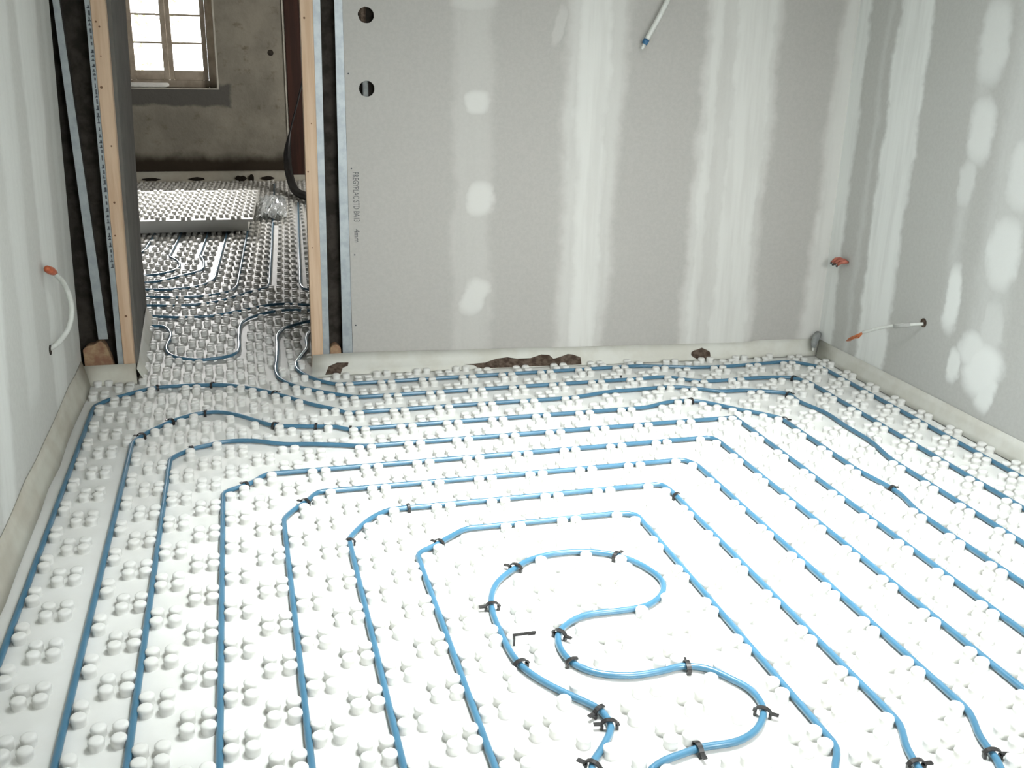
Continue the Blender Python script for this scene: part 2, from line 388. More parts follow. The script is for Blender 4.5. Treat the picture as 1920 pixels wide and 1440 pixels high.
WX0, WX1, WY0, WY1 = -0.768, 3.0, 4.84, 4.60     # left and right wall, partition line at its left and right end
def part_y(x):                                   # front of the partition
    return WY0 if x < 0.505 else WY0 + (WY1 - WY0) * (x - 0.505) / (WX1 - 0.505)
def floor_has(x, y):
    if y < -0.36: return False
    if y < 4.86:
        if x < -0.745 or x > 2.965: return False
        if -0.52 < x < 0.30: return True
        lim = part_y(x) - (0.045 if x < 0 else (0.14 - 0.036 * x))
        return y < lim
    if y < 6.02: return -0.50 - 0.045 * (y - 4.84) < x < (0.285 if y < 4.93 else 2.9)
    return -1.66 < x < 3.1 and y < 12.1
vs, fs = [], []
vs += [(-0.9, -0.42, 0), (3.15, -0.42, 0), (3.15, 12.3, 0), (-0.9, 12.3, 0), (-1.75, 5.9, 0), (-0.9, 5.9, 0), (-1.75, 12.3, 0)]
fs += [(0, 1, 2, 3, 5), (4, 5, 3, 6)]
for i in range(-24, 30):
    for j in range(-52, 78):
        if (i + j) % 2: continue
        for sx in (-1, 1):
            for sy in (-1, 1):
                x = GX + CELL * (i + 0.5) + sx * 0.0245
                y = GY + CELL * (j + 0.5) + sy * 0.0245
                if y > 5.3: x += 0.05 * (y - 5.3)
                if not floor_has(x, y): continue
                if y > 6.1 and x > 1.0: continue
                if y < 1.45 and not (-0.6 < x < 2.9): continue
                if blocked(x, y): continue
                stud(vs, fs, x, y, 0, seg=12 if y < 6 else 8)
fl_o = mesh_obj('floor', vs, fs, M['foam'], smooth=True)
tag(fl_o, 'white studded foam panels covering the room floor and the hall', kind='structure')
md = fl_o.modifiers.new('edge', 'EDGE_SPLIT'); md.split_angle = math.radians(50)

# ---------------------------------------------------------------- room shell
ZC = 2.55
wl = MB()
lean = 0.027
wl.hexa([(-0.86, -0.45, 0), (-0.768, -0.45, 0), (-0.768, 4.845, 0), (-0.86, 4.845, 0)],
        [(-0.86 + lean * ZC, -0.45, ZC), (-0.768 + lean * ZC, -0.45, ZC), (-0.768 + lean * ZC, 4.845, ZC), (-0.86 + lean * ZC, 4.845, ZC)])
m_left = wall_mat('filled_plasterboard_left', 1,
    [(4.15, 4.09, 4.40, 4.50, 0.035, 0.75, 0.10), (3.64, 3.62, 3.82, 3.95, 0.04, 0.45, 0.30), (3.06, 3.40, 3.24, 3.60, 0.04, 0.7, 0), (4.62, 4.62, 4.70, 4.72, 0.03, 0.30, 0.2),
     (2.3, 2.3, 2.6, 2.6, 0.05, 0.7, 0)],
    [], board=(0.56, 0.56, 0.53), comp=(0.76, 0.77, 0.74))
tag(wl.build('wall_left', m_left), 'left plasterboard wall with filled joints', kind='structure')

wr = MB().box(3.0, 3.1, -0.45, 4.62, 0, ZC)
m_right = wall_mat('filled_plasterboard_right', 1,
    [(4.475, 4.50, 4.75, 4.75, 0.02, 0.85, 0), (4.02, 4.028, 4.26, 4.273, 0.02, 0.95, 0), (4.33, 4.33, 4.37, 4.36, 0.02, 0.25, 0), (3.60, 3.61, 3.67, 3.67, 0.04, 0.30, 0.45),
     (3.30, 3.27, 3.48, 3.48, 0.05, 0.30, 0.25), (2.6, 2.6, 2.9, 2.9, 0.03, 0.8, 0)],
    [(3.62, 1.62, 0.085, 0.16, 0, 0.65), (3.61, 1.27, 0.075, 0.13, 0, 0.75), (3.645, 1.05, 0.05, 0.10, 0, 0.55), (3.615, 0.555, 0.050, 0.145, 0, 1.0),
     (3.36, 0.80, 0.085, 0.15, 0, 0.8), (3.33, 1.12, 0.08, 0.14, 0, 0.7), (3.36, 0.47, 0.06, 0.14, 0, 0.5), (3.535, 0.27, 0.042, 0.075, 0, 0.95), (3.36, 0.30, 0.10, 0.12, 0.5, 1.0),
     (3.43, 0.36, 0.09, 0.08, 0.6, 0.9), (3.31, 0.22, 0.05, 0.09, 0.3, 0.95), (3.10, 1.45, 0.07, 0.2, 0, 0.6)],
    board=(0.50, 0.50, 0.475), comp=(0.82, 0.835, 0.81))
wr_o = tag(wr.build('wall_right', m_right), 'right plasterboard wall with filled joints and screw spots', kind='structure')

# partition board with two round outlet holes: outline and holes filled, then thickened
PA = Vector((0.505, WY0, 0)); PB = Vector((WX1, WY1, 0)); PD = (PB - PA).normalized(); PN = Vector((PD.y, -PD.x, 0))  # PN points into the room
def pw(u, z, off=0.0):
    q = PA + PD * u + PN * off
    return Vector((q.x, q.y, z))
m_back = wall_mat('filled_plasterboard_partition', 0,
    [(1.005, 1.008, 1.195, 1.195, 0.03, 0.30, 0), (1.54, 1.55, 1.795, 1.85, 0.035, 0.62, 0), (1.60, 1.585, 1.765, 1.775, 0.04, 0.95, 0), (2.205, 2.225, 2.605, 2.61, 0.025, 0.62, 0), (2.36, 2.375, 2.58, 2.59, 0.03, 0.92, 0),
     (2.235, 2.24, 2.31, 2.32, 0.03, 0.88, 0), (2.88, 2.915, 3.05, 3.05, 0.03, 0.75, 0)],
    [(1.12, 1.305, 0.06, 0.055, 0, 0.85), (1.135, 0.85, 0.065, 0.085, 0, 0.85), (1.105, 0.36, 0.06, 0.10, -0.4, 0.85), (1.10, 1.76, 0.10, 0.05, 0, 0.5), (1.50, 1.66, 0.025, 0.09, -0.25, 0.35)])
bm = bmesh.new()
L_ = (PB - PA).length
loops = [[(0, 0), (L_, 0), (L_, ZC), (0, ZC)]]
HOLES = [(0.104, 1.680, 0.036), (0.100, 1.358, 0.036)]
for (hu, hz, hr) in HOLES:
    loops.append([(hu + hr * (1 + random.uniform(-.05, .05)) * math.cos(2 * math.pi * k / 22), hz + hr * (1 + random.uniform(-.05, .05)) * math.sin(2 * math.pi * k / 22)) for k in range(22)])
eds = []
for lp in loops:
    vv = [bm.verts.new(pw(u, z)) for u, z in lp]
    eds += [bm.edges.new((vv[i], vv[(i + 1) % len(vv)])) for i in range(len(vv))]
bmesh.ops.triangle_fill(bm, use_beauty=True, use_dissolve=False, edges=eds, normal=PN)
ret = bmesh.ops.extrude_face_region(bm, geom=bm.faces[:])
for v in [e for e in ret['geom'] if isinstance(e, bmesh.types.BMVert)]:
    v.co -= PN * 0.013
bmesh.ops.recalc_face_normals(bm, faces=bm.faces[:])
me = bpy.data.meshes.new('wall_back'); bm.to_mesh(me); bm.free(); me.materials.append(m_back)
wb = tag(link(bpy.data.objects.new('wall_back', me)), 'grey plasterboard partition with filled joints and two round holes', kind='structure')
core = MB()
c0, c1, c2, c3 = pw(-0.004, 0, -0.055), pw(L_, 0, -0.055), pw(L_, 0, -0.10), pw(-0.004, 0, -0.10)
core.hexa([c0, c1, c2, c3], [v + Vector((0, 0, ZC)) for v in (c0, c1, c2, c3)])
core.build('partition_core', M['void'], wb)
# brown sleeve and grey lump seen inside the two holes
h1 = MB(); h1.tube([pw(0.085, 1.60, -0.034), pw(0.088, 1.77, -0.034)], 0.017, 10); h1.build('brown_batten', M['earth'], wb)
h2 = MB(); h2.tube([pw(0.092, 1.30, -0.034), pw(0.094, 1.36, -0.032), pw(0.090, 1.42, -0.036)], 0.015, 8); h2.build('grey_conduit', M['grey_pvc'], wb)
for (u, z) in [(0.017, 1.424), (0.019, 0.994), (0.023, 0.579), (0.018, 0.223)]:
    s = MB(); s.tube([pw(u, z, -0.002), pw(u, z, 0.0012)], 0.0038, 10); s.build('screw', M['ink_dark'], wb)

def lettering(text, size, mat, name, parent, origin, right, down_dir, normal, squeeze=1.0):
    c = bpy.data.curves.new(name, 'FONT'); c.body = text; c.size = size; c.extrude = 0.0003; c.resolution_u = 3
    t = bpy.data.objects.new(name, c); COL.objects.link(t)
    bpy.context.view_layer.update()
    dg = bpy.context.evaluated_depsgraph_get()
    me2 = bpy.data.meshes.new_from_object(t.evaluated_get(dg))
    bpy.data.objects.remove(t)
    me2.materials.clear(); me2.materials.append(mat)
    o = bpy.data.objects.new(name, me2)
    link(o, parent)
    mw = Matrix((right, down_dir, normal)).transposed().to_4x4()
    for v in me2.vertices:
        p = Vector((v.co.x * squeeze, v.co.y, v.co.z))
        v.co = Vector(origin) + Vector(right) * p.x + Vector(down_dir) * p.y + Vector(normal) * p.z
    return o
# printed down the board's edge, reading downwards
lettering('PREGYPLAC STD BA13', 0.040, M['ink'], 'printed_lettering', wb, pw(0.024, 0.978, 0.0004), Vector((0, 0, -1)), PD, PN, 0.60)
lettering('4mm', 0.038, M['ink'], 'printed_lettering', wb, pw(0.024, 0.705, 0.0004), Vector((0, 0, -1)), PD, PN, 0.85)

# wall and window behind the camera, ceiling with a roof window: they shape the daylight
wf = MB()
wf.box(-0.86, 0.75, -0.55, -0.42, 0, ZC); wf.box(2.25, 3.1, -0.55, -0.42, 0, ZC); wf.box(0.75, 2.25, -0.55, -0.42, 0, 0.95); wf.box(0.75, 2.25, -0.55, -0.42, 2.15, ZC)
tag(wf.build('wall_front', M['paint']), 'wall behind the viewer with a window opening', kind='structure')
ce = MB()
x0, x1, y0, y1 = 0.60, 1.90, 1.80, 3.10
ce.box(-0.86, x0, -0.55, 4.9, ZC, ZC + 0.12); ce.box(x1, 3.1, -0.55, 4.9, ZC, ZC + 0.12); ce.box(x0, x1, -0.55, y0, ZC, ZC + 0.12); ce.box(x0, x1, y1, 4.9, ZC, ZC + 0.12)
for (a, b, c, d) in ((x0 - .05, x0, y0, y1), (x1, x1 + .05, y0, y1), (x0 - .05, x1 + .05, y0 - .05, y0), (x0 - .05, x1 + .05, y1, y1 + .05)):
    ce.box(a, b, c, d, ZC + 0.10, ZC + 0.42)
tag(ce.build('ceiling', M['paint']), 'ceiling with a roof window opening', kind='structure')

# ---------------------------------------------------------------- edge strips (baseboards): foam film folded from wall to floor
def strip(name, rows, m, label, thick=0.004):
    """rows: list of (top, bottom) points along the strip; a thin film with a soft fold"""
    vs, fs = [], []
    for (t, b) in rows:
        t, b = Vector(t), Vector(b)
        for k, s in enumerate((0.0, 0.33, 0.66, 1.0)):
            q = t.lerp(b, s); q.z -= 0.010 * math.sin(math.pi * s) * min(1.0, abs((t - b).xy.length) / 0.08)
            q.z = max(q.z, 0.001)
            vs.append(q)
    for i in range(len(rows) - 1):
        for k in range(3):
            fs.append((i * 4 + k, i * 4 + k + 1, (i + 1) * 4 + k + 1, (i + 1) * 4 + k))
    o = mesh_obj(name, vs, fs, m, None, True)
    sm = o.modifiers.new('thickness', 'SOLIDIFY'); sm.thickness = thick; sm.offset = 0
    return tag(o, label, kind='structure')

def jit(a): return random.uniform(-a, a)
rows = []
for k in range(26):
    u = -0.20 + (L_ + 0.195) * k / 25
    q = pw(max(u, -0.01), 0, 0.004) if u > 0 else Vector((0.505 + u, WY0 - 0.006, 0))
    x = q.x
    off = 0.13 - 0.034 * x
    rows.append(((q.x, q.y, 0.082 + 0.01 * (x > 2.6) + jit(0.0015)), (q.x - 0.02 * (k == 0), q.y - off, 0.004)))
bb = strip('baseboard_back', rows, M['film'], 'cream foam edge strip along the foot of the partition')
rows = [((2.996, 4.58 - 4.95 * k / 24, 0.092 + jit(0.0015)), (2.968, 4.58 - 4.95 * k / 24 + (0 if k else -.03), 0.004)) for k in range(25)]
strip('baseboard_right', rows, M['film'], 'cream foam edge strip along the right wall')
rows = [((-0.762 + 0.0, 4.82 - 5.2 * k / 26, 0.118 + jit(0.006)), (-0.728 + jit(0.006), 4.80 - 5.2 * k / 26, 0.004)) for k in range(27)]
strip('baseboard_left', rows, M['film_left'], 'beige foam edge strip along the left wall')
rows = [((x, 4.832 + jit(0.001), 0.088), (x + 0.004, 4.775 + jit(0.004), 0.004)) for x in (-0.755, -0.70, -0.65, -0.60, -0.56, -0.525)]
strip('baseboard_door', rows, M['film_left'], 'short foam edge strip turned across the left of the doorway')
rows = [((-0.517 - 0.045 * k * 0.25, 4.79 + 0.25 * k * 1.2, 0.075), (-0.480 - 0.045 * k * 0.25, 4.79 + 0.25 * k * 1.2, 0.004)) for k in range(5)]
strip('baseboard_lining', rows, M['film'], 'foam edge strip along the grey lining inside the doorway')
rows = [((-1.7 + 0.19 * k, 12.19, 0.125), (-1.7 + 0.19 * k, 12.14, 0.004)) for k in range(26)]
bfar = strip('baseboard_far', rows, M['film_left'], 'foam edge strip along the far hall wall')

def blob(name, pts, m, parent, place, thick=0.003, rim=None):
    """irregular thin piece from an outline, placed by place(u, v, off)"""
    bm = bmesh.new()
    vv = [bm.verts.new(place(u, v, 0.0)) for u, v in pts]
    ee = [bm.edges.new((vv[i], vv[(i + 1) % len(vv)])) for i in range(len(vv))]
    bmesh.ops.triangle_fill(bm, use_beauty=True, use_dissolve=False, edges=ee)
    me = bpy.data.meshes.new(name); bm.to_mesh(me); bm.free(); me.materials.append(m)
    o = link(bpy.data.objects.new(name, me), parent)
    sm = o.modifiers.new('thickness', 'SOLIDIFY'); sm.thickness = thick; sm.offset = 0
    return o
# torn openings in the partition strip: seen through them the brown screed; (u along the partition, s down the strip)
def on_strip(u, s, off=0.0):
    q = pw(u, 0, 0.004) if u > 0 else Vector((0.505 + u, WY0 - 0.006, 0))
    o = 0.13 - 0.034 * q.x
    t = Vector((q.x, q.y, 0.082)); b = Vector((q.x, q.y - o, 0.004))
    d = b - t; nn = d.cross(PD).normalized()
    if nn.z < 0: nn = -nn
    p = t + d * s
    p.z -= 0.010 * math.sin(math.pi * s) * min(1.0, o / 0.08)
    return p + nn * 0.004
for name, pts in (('torn_gap', [(0.552, .66), (0.60, .66), (0.66, .62), (0.72, .44), (0.78, .38), (0.83, .47), (0.90, .46), (0.96, .30), (1.00, .33), (1.02, .54), (1.06, .44), (1.10, .32), (1.13, .36), (1.165, .52), (1.16, .97), (0.62, .97), (0.60, .74)]),
                  ('torn_gap', [(-0.150, .92), (-0.128, .50), (-0.085, .36), (-0.028, .38), (-0.034, .52), (-0.060, .60), (-0.075, .92)]),
                  ('torn_hole', [(1.825 + 0.052 * math.cos(2 * math.pi * k / 14) * (1 + jit(.12)), 0.62 + 0.36 * math.sin(2 * math.pi * k / 14) * (1 + jit(.12))) for k in range(14)])):
    blob(name, pts, M['earth'], bb, on_strip, 0.002)


# ---------------------------------------------------------------- door opening: timber posts, steel studs, cavities
def lean_box(mb, xb0, xb1, xt0, xt1, y0, y1, z0=0.0, z1=2.3, zb=0.09, zt=1.71):
    """upright bar; x given at z=zb and z=zt, carried on to both ends"""
    def X(b, t, z): return b + (t - b) * (z - zb) / (zt - zb)
    return mb.hexa([(X(xb0, xt0, z0), y0, z0), (X(xb1, xt1, z0), y0, z0), (X(xb1, xt1, z0), y1, z0), (X(xb0, xt0, z0), y1, z0)],
                   [(X(xb0, xt0, z1), y0, z1), (X(xb1, xt1, z1), y0, z1), (X(xb1, xt1, z1), y1, z1), (X(xb0, xt0, z1), y1, z1)])

def timber_post(label, xb0, xb1, xt0, xt1, y0, y1, knots):
    t = lean_box(MB(), xb0, xb1, xt0, xt1, y0, y1, 0.002).build('timber_post', M['timber'])
    bevel(t, 0.003)
    tag(t, label, 'post', 'timber posts of the doorway')
    for (fx, z, r) in knots:
        x = (xb0 + (xt0 - xb0) * (z - .09) / 1.62) + fx * (xb1 - xb0)
        MB().tube([(x, y0 + 0.002, z), (x, y0 - 0.0006, z)], r, 10).build('knot', M['knot'], t)
    return t
timber_post('pale pine post on the left of the doorway, against the grey lining', -0.579, -0.531, -0.560, -0.499, 4.838, 4.895,
            [(0.35, 1.62, .004), (0.6, 1.60, .004), (0.3, 1.35, .006), (0.7, 1.10, .004), (0.5, 0.85, .005), (0.3, 0.70, .004), (0.6, 0.32, .006), (0.5, 1.48, .003)])
timber_post('pale pine post on the right of the doorway, beside the printed plasterboard', 0.302, 0.358, 0.316, 0.373, 4.838, 4.895,
            [(0.3, 1.66, .005), (0.6, 1.20, .003), (0.35, 0.62, .003), (0.2, 0.98, .004)])

def steel_stud(label, flange, web, m_web=None):
    e = empty('steel_stud', (flange[0], 4.845, 0)); loc = Vector(e.location)
    for nm, q, mm in (('flange', flange, M['steel']), ('web', web, M['steel_shaded'])):
        if q is None: continue
        o = lean_box(MB(), *q).build(nm, mm, e)
        for v in o.data.vertices: v.co -= loc
    return tag(e, label, 'stud', 'steel studs of the doorway')
steel_stud('shiny steel stud fixed to the right pine post', (0.3585, 0.389, 0.3735, 0.406, 4.842, 4.8435, 0.003), (0.3585, 0.3600, 0.3735, 0.375, 4.8436, 4.90, 0.003))
steel_stud('pale steel stud under the plasterboard edge beside the dark cavity', (0.455, 0.5035, 0.469, 0.5045, 4.842, 4.8435, 0.003), (0.499, 0.501, 0.502, 0.504, 4.8436, 4.90, 0.003))
st = steel_stud('steel stud with dark printing against the left pine post', (-0.605, -0.580, -0.582, -0.561, 4.842, 4.8435, 0.003), (-0.583, -0.581, -0.564, -0.562, 4.8436, 4.90, 0.003))
# worn dark print marks down that stud
mk = MB()
z = 0.55
while z < 1.68:
    h = random.uniform(0.008, 0.022)
    xc = -0.590 + 0.0205 * (z - .09) / 1.62
    w = random.uniform(0.004, 0.009)
    mk.box(xc - 0.002, xc - 0.002 + w, 4.8409, 4.8416, z, z + h)
    if random.random() < .6: mk.box(xc - 0.006, xc + 0.006, 4.8409, 4.8416, z, z + 0.005)
    z += h + random.uniform(0.004, 0.02)
o = mk.build('print_marks', M['ink_dark'], st)
for v in o.data.vertices: v.co -= Vector(st.location)
steel_stud('leaning grey steel stud between the left wall and the dark cavity', (-0.678, -0.634, -0.709, -0.682, 4.850, 4.8515, 0.21), (-0.637, -0.635, -0.684, -0.682, 4.8516, 4.90, 0.21))

cav = MB(); cav.box(-0.86, -0.545, 4.93, 4.96, 0, ZC); cav.box(-0.86, -0.80, 4.85, 4.93, 0, ZC)
tag(cav.build('wall_cavity', M['void']), 'dark open cavity of the wall beside the left post', kind='structure')
cav = MB(); cav.box(0.36, 0.515, 4.905, 4.95, 0, ZC)
tag(cav.build('wall_cavity', M['void']), 'dark open cavity between the right post and the plasterboard', kind='structure')

def rubble(label, prof, y0, y1, name='rubble_block'):
    n_ = len(prof)
    cx = sum(p[0] for p in prof) / n_; cz = sum(p[1] for p in prof) / n_
    vs = [(x, y0 + jit(.004), z) for x, z in prof] + [(cx + (x - cx) * .93, y1 + jit(.004), cz + (z - cz) * .96) for x, z in prof]
    fs = [tuple(range(n_ - 1, -1, -1)), tuple(range(n_, 2 * n_))] + [(i, (i + 1) % n_, n_ + (i + 1) % n_, n_ + i) for i in range(n_)]
    o = mesh_obj(name, vs, fs, M['stone']); bevel(o, 0.006, 2)
    return tag(o, label, 'stone')
rubble('ochre stone block lying in the left cavity by the wall corner', [(-0.752, 0.002), (-0.754, 0.165), (-0.735, 0.180), (-0.708, 0.183), (-0.672, 0.205), (-0.650, 0.178), (-0.630, 0.110), (-0.612, 0.002)], 4.842, 4.92)
rubble('small ochre stone at the foot of the right post, in the cavity', [(0.391, 0.002), (0.392, 0.112), (0.405, 0.124), (0.425, 0.128), (0.445, 0.112), (0.453, 0.002)], 4.838, 4.90)

# ---------------------------------------------------------------- the hall beyond
hl = MB()
hl.hexa([(-0.60, 4.90, 0), (-0.521, 4.896, 0), (-0.573, 6.02, 0), (-0.64, 6.02, 0)], [(-0.55, 4.90, 2.6), (-0.462, 4.896, 2.6), (-0.492, 6.02, 2.6), (-0.55, 6.02, 2.6)])
hl.box(-1.75, -0.56, 5.94, 6.015, 0, 2.6)
hl.box(-1.82, -1.7, 5.94, 12.6, 0, 2.6)
tag(hl.build('wall_hall_left', M['lining']), 'grey board lining on the left inside the doorway', kind='structure')
hr = MB().box(3.12, 3.2, 4.7, 12.6, 0, 2.6)
tag(hr.build('wall_hall_right', M['plaster']), 'right wall of the hall', kind='structure')
hp = MB()
hb = [pw(0.02, 0, -0.105), pw(L_ + .1, 0, -0.105), pw(L_ + .1, 0, -0.115), pw(0.02, 0, -0.115)]
hp.hexa(hb, [v + Vector((0, 0, 2.6)) for v in hb])
tag(hp.build('wall_partition_rear', M['lining']), 'rear face of the partition', kind='structure')
hc = MB().box(-1.82, 3.2, 4.9, 12.6, 2.6, 2.7)
hc.box(-0.545, 0.31, 4.84, 4.92, 2.25, 2.6)
tag(hc.build('ceiling_hall', M['lining']), 'ceiling of the hall', kind='structure')
fw = MB()
wx0, wx1, wz0, wz1 = -1.20, -0.155, 1.045, 2.45
fw.box(-1.82, wx0, 12.2, 12.6, 0, 2.6); fw.box(wx1, 0.60, 12.2, 12.6, 0, 2.6); fw.box(wx0, wx1, 12.2, 12.6, 0, wz0); fw.box(wx0, wx1, 12.2, 12.6, wz1, 2.6)
fw.box(0.60, 3.2, 12.30, 12.6, 0, 2.6)
fwo = tag(fw.build('wall_far', M['plaster']), 'old lime plaster wall at the far end of the hall', kind='structure')
MB().tube([(0.446, 12.205, 1.439), (0.446, 12.197, 1.439)], 0.034, 14).build('round_hole', M['void'], fwo)
ed = MB(); ed.box(wx1 - 0.004, wx1 + 0.014, 12.188, 12.30, wz0 - 0.014, wz1); ed.box(wx0, wx1 - 0.0045, 12.188, 12.30, wz0 - 0.014, wz0)
ed.build('plaster_edge', M['white_plaster'], fwo)
MB().box(0.592, 0.613, 12.185, 12.30, 0.45, 2.6).build('plaster_edge', M['white_plaster'], fwo)

# window: frame, two sashes of four panes, all behind the wall face
win = tag(empty('window_1', (-0.68, 12.34, wz0)), 'two-leaf wooden window in the far wall', kind='structure')
wloc = Vector(win.location)
def wpart(mb, name, m, parent=win):
    o = mb.build(name, m, None); o.parent = parent
    off = wloc
    for v in o.data.vertices: v.co -= off
    return o
fr_ = MB(); yf0, yf1 = 12.32, 12.40
fr_.box(wx0 + .001, -1.08, yf0, yf1, wz0 + .001, wz1 - .001); fr_.box(-0.245, wx1 - .006, yf0, yf1, wz0 + .001, wz1 - .001)
fr_.box(-1.0795, -0.2455, yf0, yf1, wz0 + .001, 1.125); fr_.box(-1.0795, -0.2455, yf0, yf1, 2.40, wz1 - .001)
bevel(wpart(fr_, 'window_frame', M['frame']), 0.006)
zr = [(1.228, 1.508), (1.530, 1.803), (1.826, 2.09), (2.112, 2.34)]
for (sx0, sx1, px0, px1) in ((-1.079, -0.668, -1.022, -0.725), (-0.666, -0.246, -0.615, -0.300)):
    sh = MB(); ys0, ys1 = 12.315, 12.36
    sh.box(sx0, px0, ys0, ys1, 1.126, 2.399); sh.box(px1, sx1, ys0, ys1, 1.126, 2.399)
    sh.box(px0, px1, ys0, ys1, 1.126, zr[0][0]); sh.box(px0, px1, ys0, ys1, zr[-1][1], 2.399)
    for a, b in zip(zr, zr[1:]): sh.box(px0, px1, ys0 + .008, ys1, a[1], b[0])
    so = bevel(wpart(sh, 'sash', M['frame']), 0.004)
    for (a, b) in zr:
        po = MB().box(px0, px1, 12.340, 12.344, a, b)
        wpart(po, 'pane', M['glass'], so)

# long oval slab left on the sill
n_ = 28
vs = []
for zz, sc in ((1.050, 0.86), (1.060, 1.0), (1.088, 1.0), (1.096, 0.93)):
    for k in range(n_):
        a = 2 * math.pi * k / n_
        ca, sa = math.cos(a), math.sin(a)
        vs.append((-0.92 + math.copysign(abs(ca) ** 0.55, ca) * 0.245 * (sc if sc < 1 else 1), 12.23 + math.copysign(abs(sa) ** 0.8, sa) * 0.075 * sc, zz))
fs = [(i * n_ + k, i * n_ + (k + 1) % n_, (i + 1) * n_ + (k + 1) % n_, (i + 1) * n_ + k) for i in range(3) for k in range(n_)]
fs += [tuple(range(n_ - 1, -1, -1)), tuple(3 * n_ + k for k in range(n_))]
tag(mesh_obj('oval_slab', vs, fs, M['white_foam'], None, True), 'long white oval slab lying on the sill of the far window', 'slab')

# post at the end of the plaster and the hose that comes down beside it
po = MB().box(0.615, 0.86, 12.17, 12.295, 0.002, 2.58).build('wooden_post', M['post']); bevel(po, 0.006)
tag(po, 'dark red-brown wooden post beside the far plaster wall', 'post')
hs = MB()
hp_ = spline([(0.80, 11.75, 1.30), (0.70, 11.72, 0.95), (0.60, 11.68, 0.62), (0.556, 11.62, 0.42), (0.545, 11.50, 0.27), (0.556, 11.20, 0.13), (0.585, 10.85, 0.066), (0.66, 10.50, 0.064), (0.80, 10.15, 0.064), (1.0, 9.85, 0.064)], 0.012)
rr = [(0.010 if p.z > 0.62 else 0.010 + 0.032 * min(1, (0.62 - p.z) / 0.25)) * (1.0 + 0.07 * (i % 2)) for i, p in enumerate(hp_)]
hs.tube(hp_, rr, 12)
tag(hs.build('black_hose', M['hose'], None, True), 'black ribbed hose hanging beside the dark red post and bending onto the floor', 'hose')

for cx, w, h in ((0.035, 0.10, 0.055), (0.155, 0.055, 0.075), (0.33, 0.13, 0.038), (-0.45, 0.15, 0.03), (-0.95, 0.16, 0.03)):
    pts = [(cx + w * math.cos(2 * math.pi * k / 12) * (1 + jit(.2)) * 0.6, 0.045 + h * math.sin(2 * math.pi * k / 12) * (1 + jit(.25)) * 0.6) for k in range(12)]
    blob('torn_gap', pts, M['rim'], bfar, lambda u, v, o: Vector((u, 12.140, max(0.006, v))), 0.004)

# stack of left-over panels on the hall floor
def panel_slab(label, x0, x1, y0, y1, z0, th, studs, skew):
    vs, fs = [], []
    def sk(x, y): return x + skew * (y - y0)
    b = [(sk(x0, y0), y0), (sk(x1, y0), y0), (sk(x1, y1), y1), (sk(x0, y1), y1)]
    vs += [(x, y, z0) for x, y in b] + [(x, y, z0 + th) for x, y in b]
    fs += [(3, 2, 1, 0), (4, 5, 6, 7), (0, 1, 5, 4), (1, 2, 6, 5), (2, 3, 7, 6), (3, 0, 4, 7)]
    if studs:
        i = 0; x = x0 + 0.06
        while x < x1 - 0.03:
            j = 0; y = y0 + 0.06
            while y < y1 - 0.04:
                if (i + j) % 2 == 0:
                    for sx in (-1, 1):
                        for sy in (-1, 1): stud(vs, fs, sk(x + sx * .0245, y), y + sy * .0245, z0 + th, seg=8)
                y += 0.1; j += 1
            x += 0.1; i += 1
    o = mesh_obj('insulation_panel', vs, fs, M['foam'], None, False)
    return tag(o, label, 'panel', 'spare panels stacked in the hall')
panel_slab('spare studded foam panel lying on top of the stack in the hall', -1.30, 0.10, 8.66, 10.45, 0.1165, 0.022, True, 0.05)
panel_slab('flat foam panel in the middle of the stack in the hall', -1.28, 0.06, 8.71, 10.40, 0.0715, 0.0435, False, 0.05)
panel_slab('flat foam panel at the bottom of the stack in the hall', -1.28, 0.06, 8.74, 10.40, 0.0260, 0.0440, False, 0.05)

# crumpled film beside the stack
bm = bmesh.new()
N_ = 16
grid = [[bm.verts.new((0.14 + 0.27 * i / N_ + 0.06 * j / N_ + jit(.012), 9.3 + 1.2 * j / N_ + jit(.03), 0.034 + abs(jit(0.055)) * (0.4 + math.sin(math.pi * i / N_)))) for j in range(N_ + 1)] for i in range(N_ + 1)]
for i in range(N_):
    for j in range(N_): bm.faces.new((grid[i][j], grid[i + 1][j], grid[i + 1][j + 1], grid[i][j + 1]))
me = bpy.data.meshes.new('crumpled_film'); bm.to_mesh(me); bm.free(); me.materials.append(M['clear'])
cf = link(bpy.data.objects.new('crumpled_film', me)); sm = cf.modifiers.new('thickness', 'SOLIDIFY'); sm.thickness = 0.0015
tag(cf, 'crumpled clear plastic film lying beside the stacked panels in the hall', 'film')

# ---------------------------------------------------------------- pipes
mp = MB(); mp.tube(main_pts, PR, 10)
tag(mp.build('heating_pipe', M['pipe'], None, True), 'long blue heating pipe spiralling over the whole room floor from the doorway', 'pipe')
hl_labels = ['hall pipe dipping in a U-shaped loop into the doorway', 'hall pipe sweeping across just behind the U-shaped loop', 'hall pipe running straight from the far wall, rightmost of the five bending left', 'hall pipe second from the right of those bending left from the panel stack',
    'hall pipe bending left in the middle of the row in front of the panel stack', 'hall pipe with a rounded kink, just right of the sharply kinked one', 'hall pipe with a sharp kink in front of the panel stack', 'hall pipe farthest left, emerging from under the panel stack', 'hall pipe nearest the right pine post, straight then bending right']
for lab, h in zip(hl_labels, hall_pts):
    a = MB(); a.tube(h, PR * 0.95, 8)
    tag(a.build('hall_pipe', M['pipe'], None, True), lab, 'pipe', 'heating pipes in the hall')

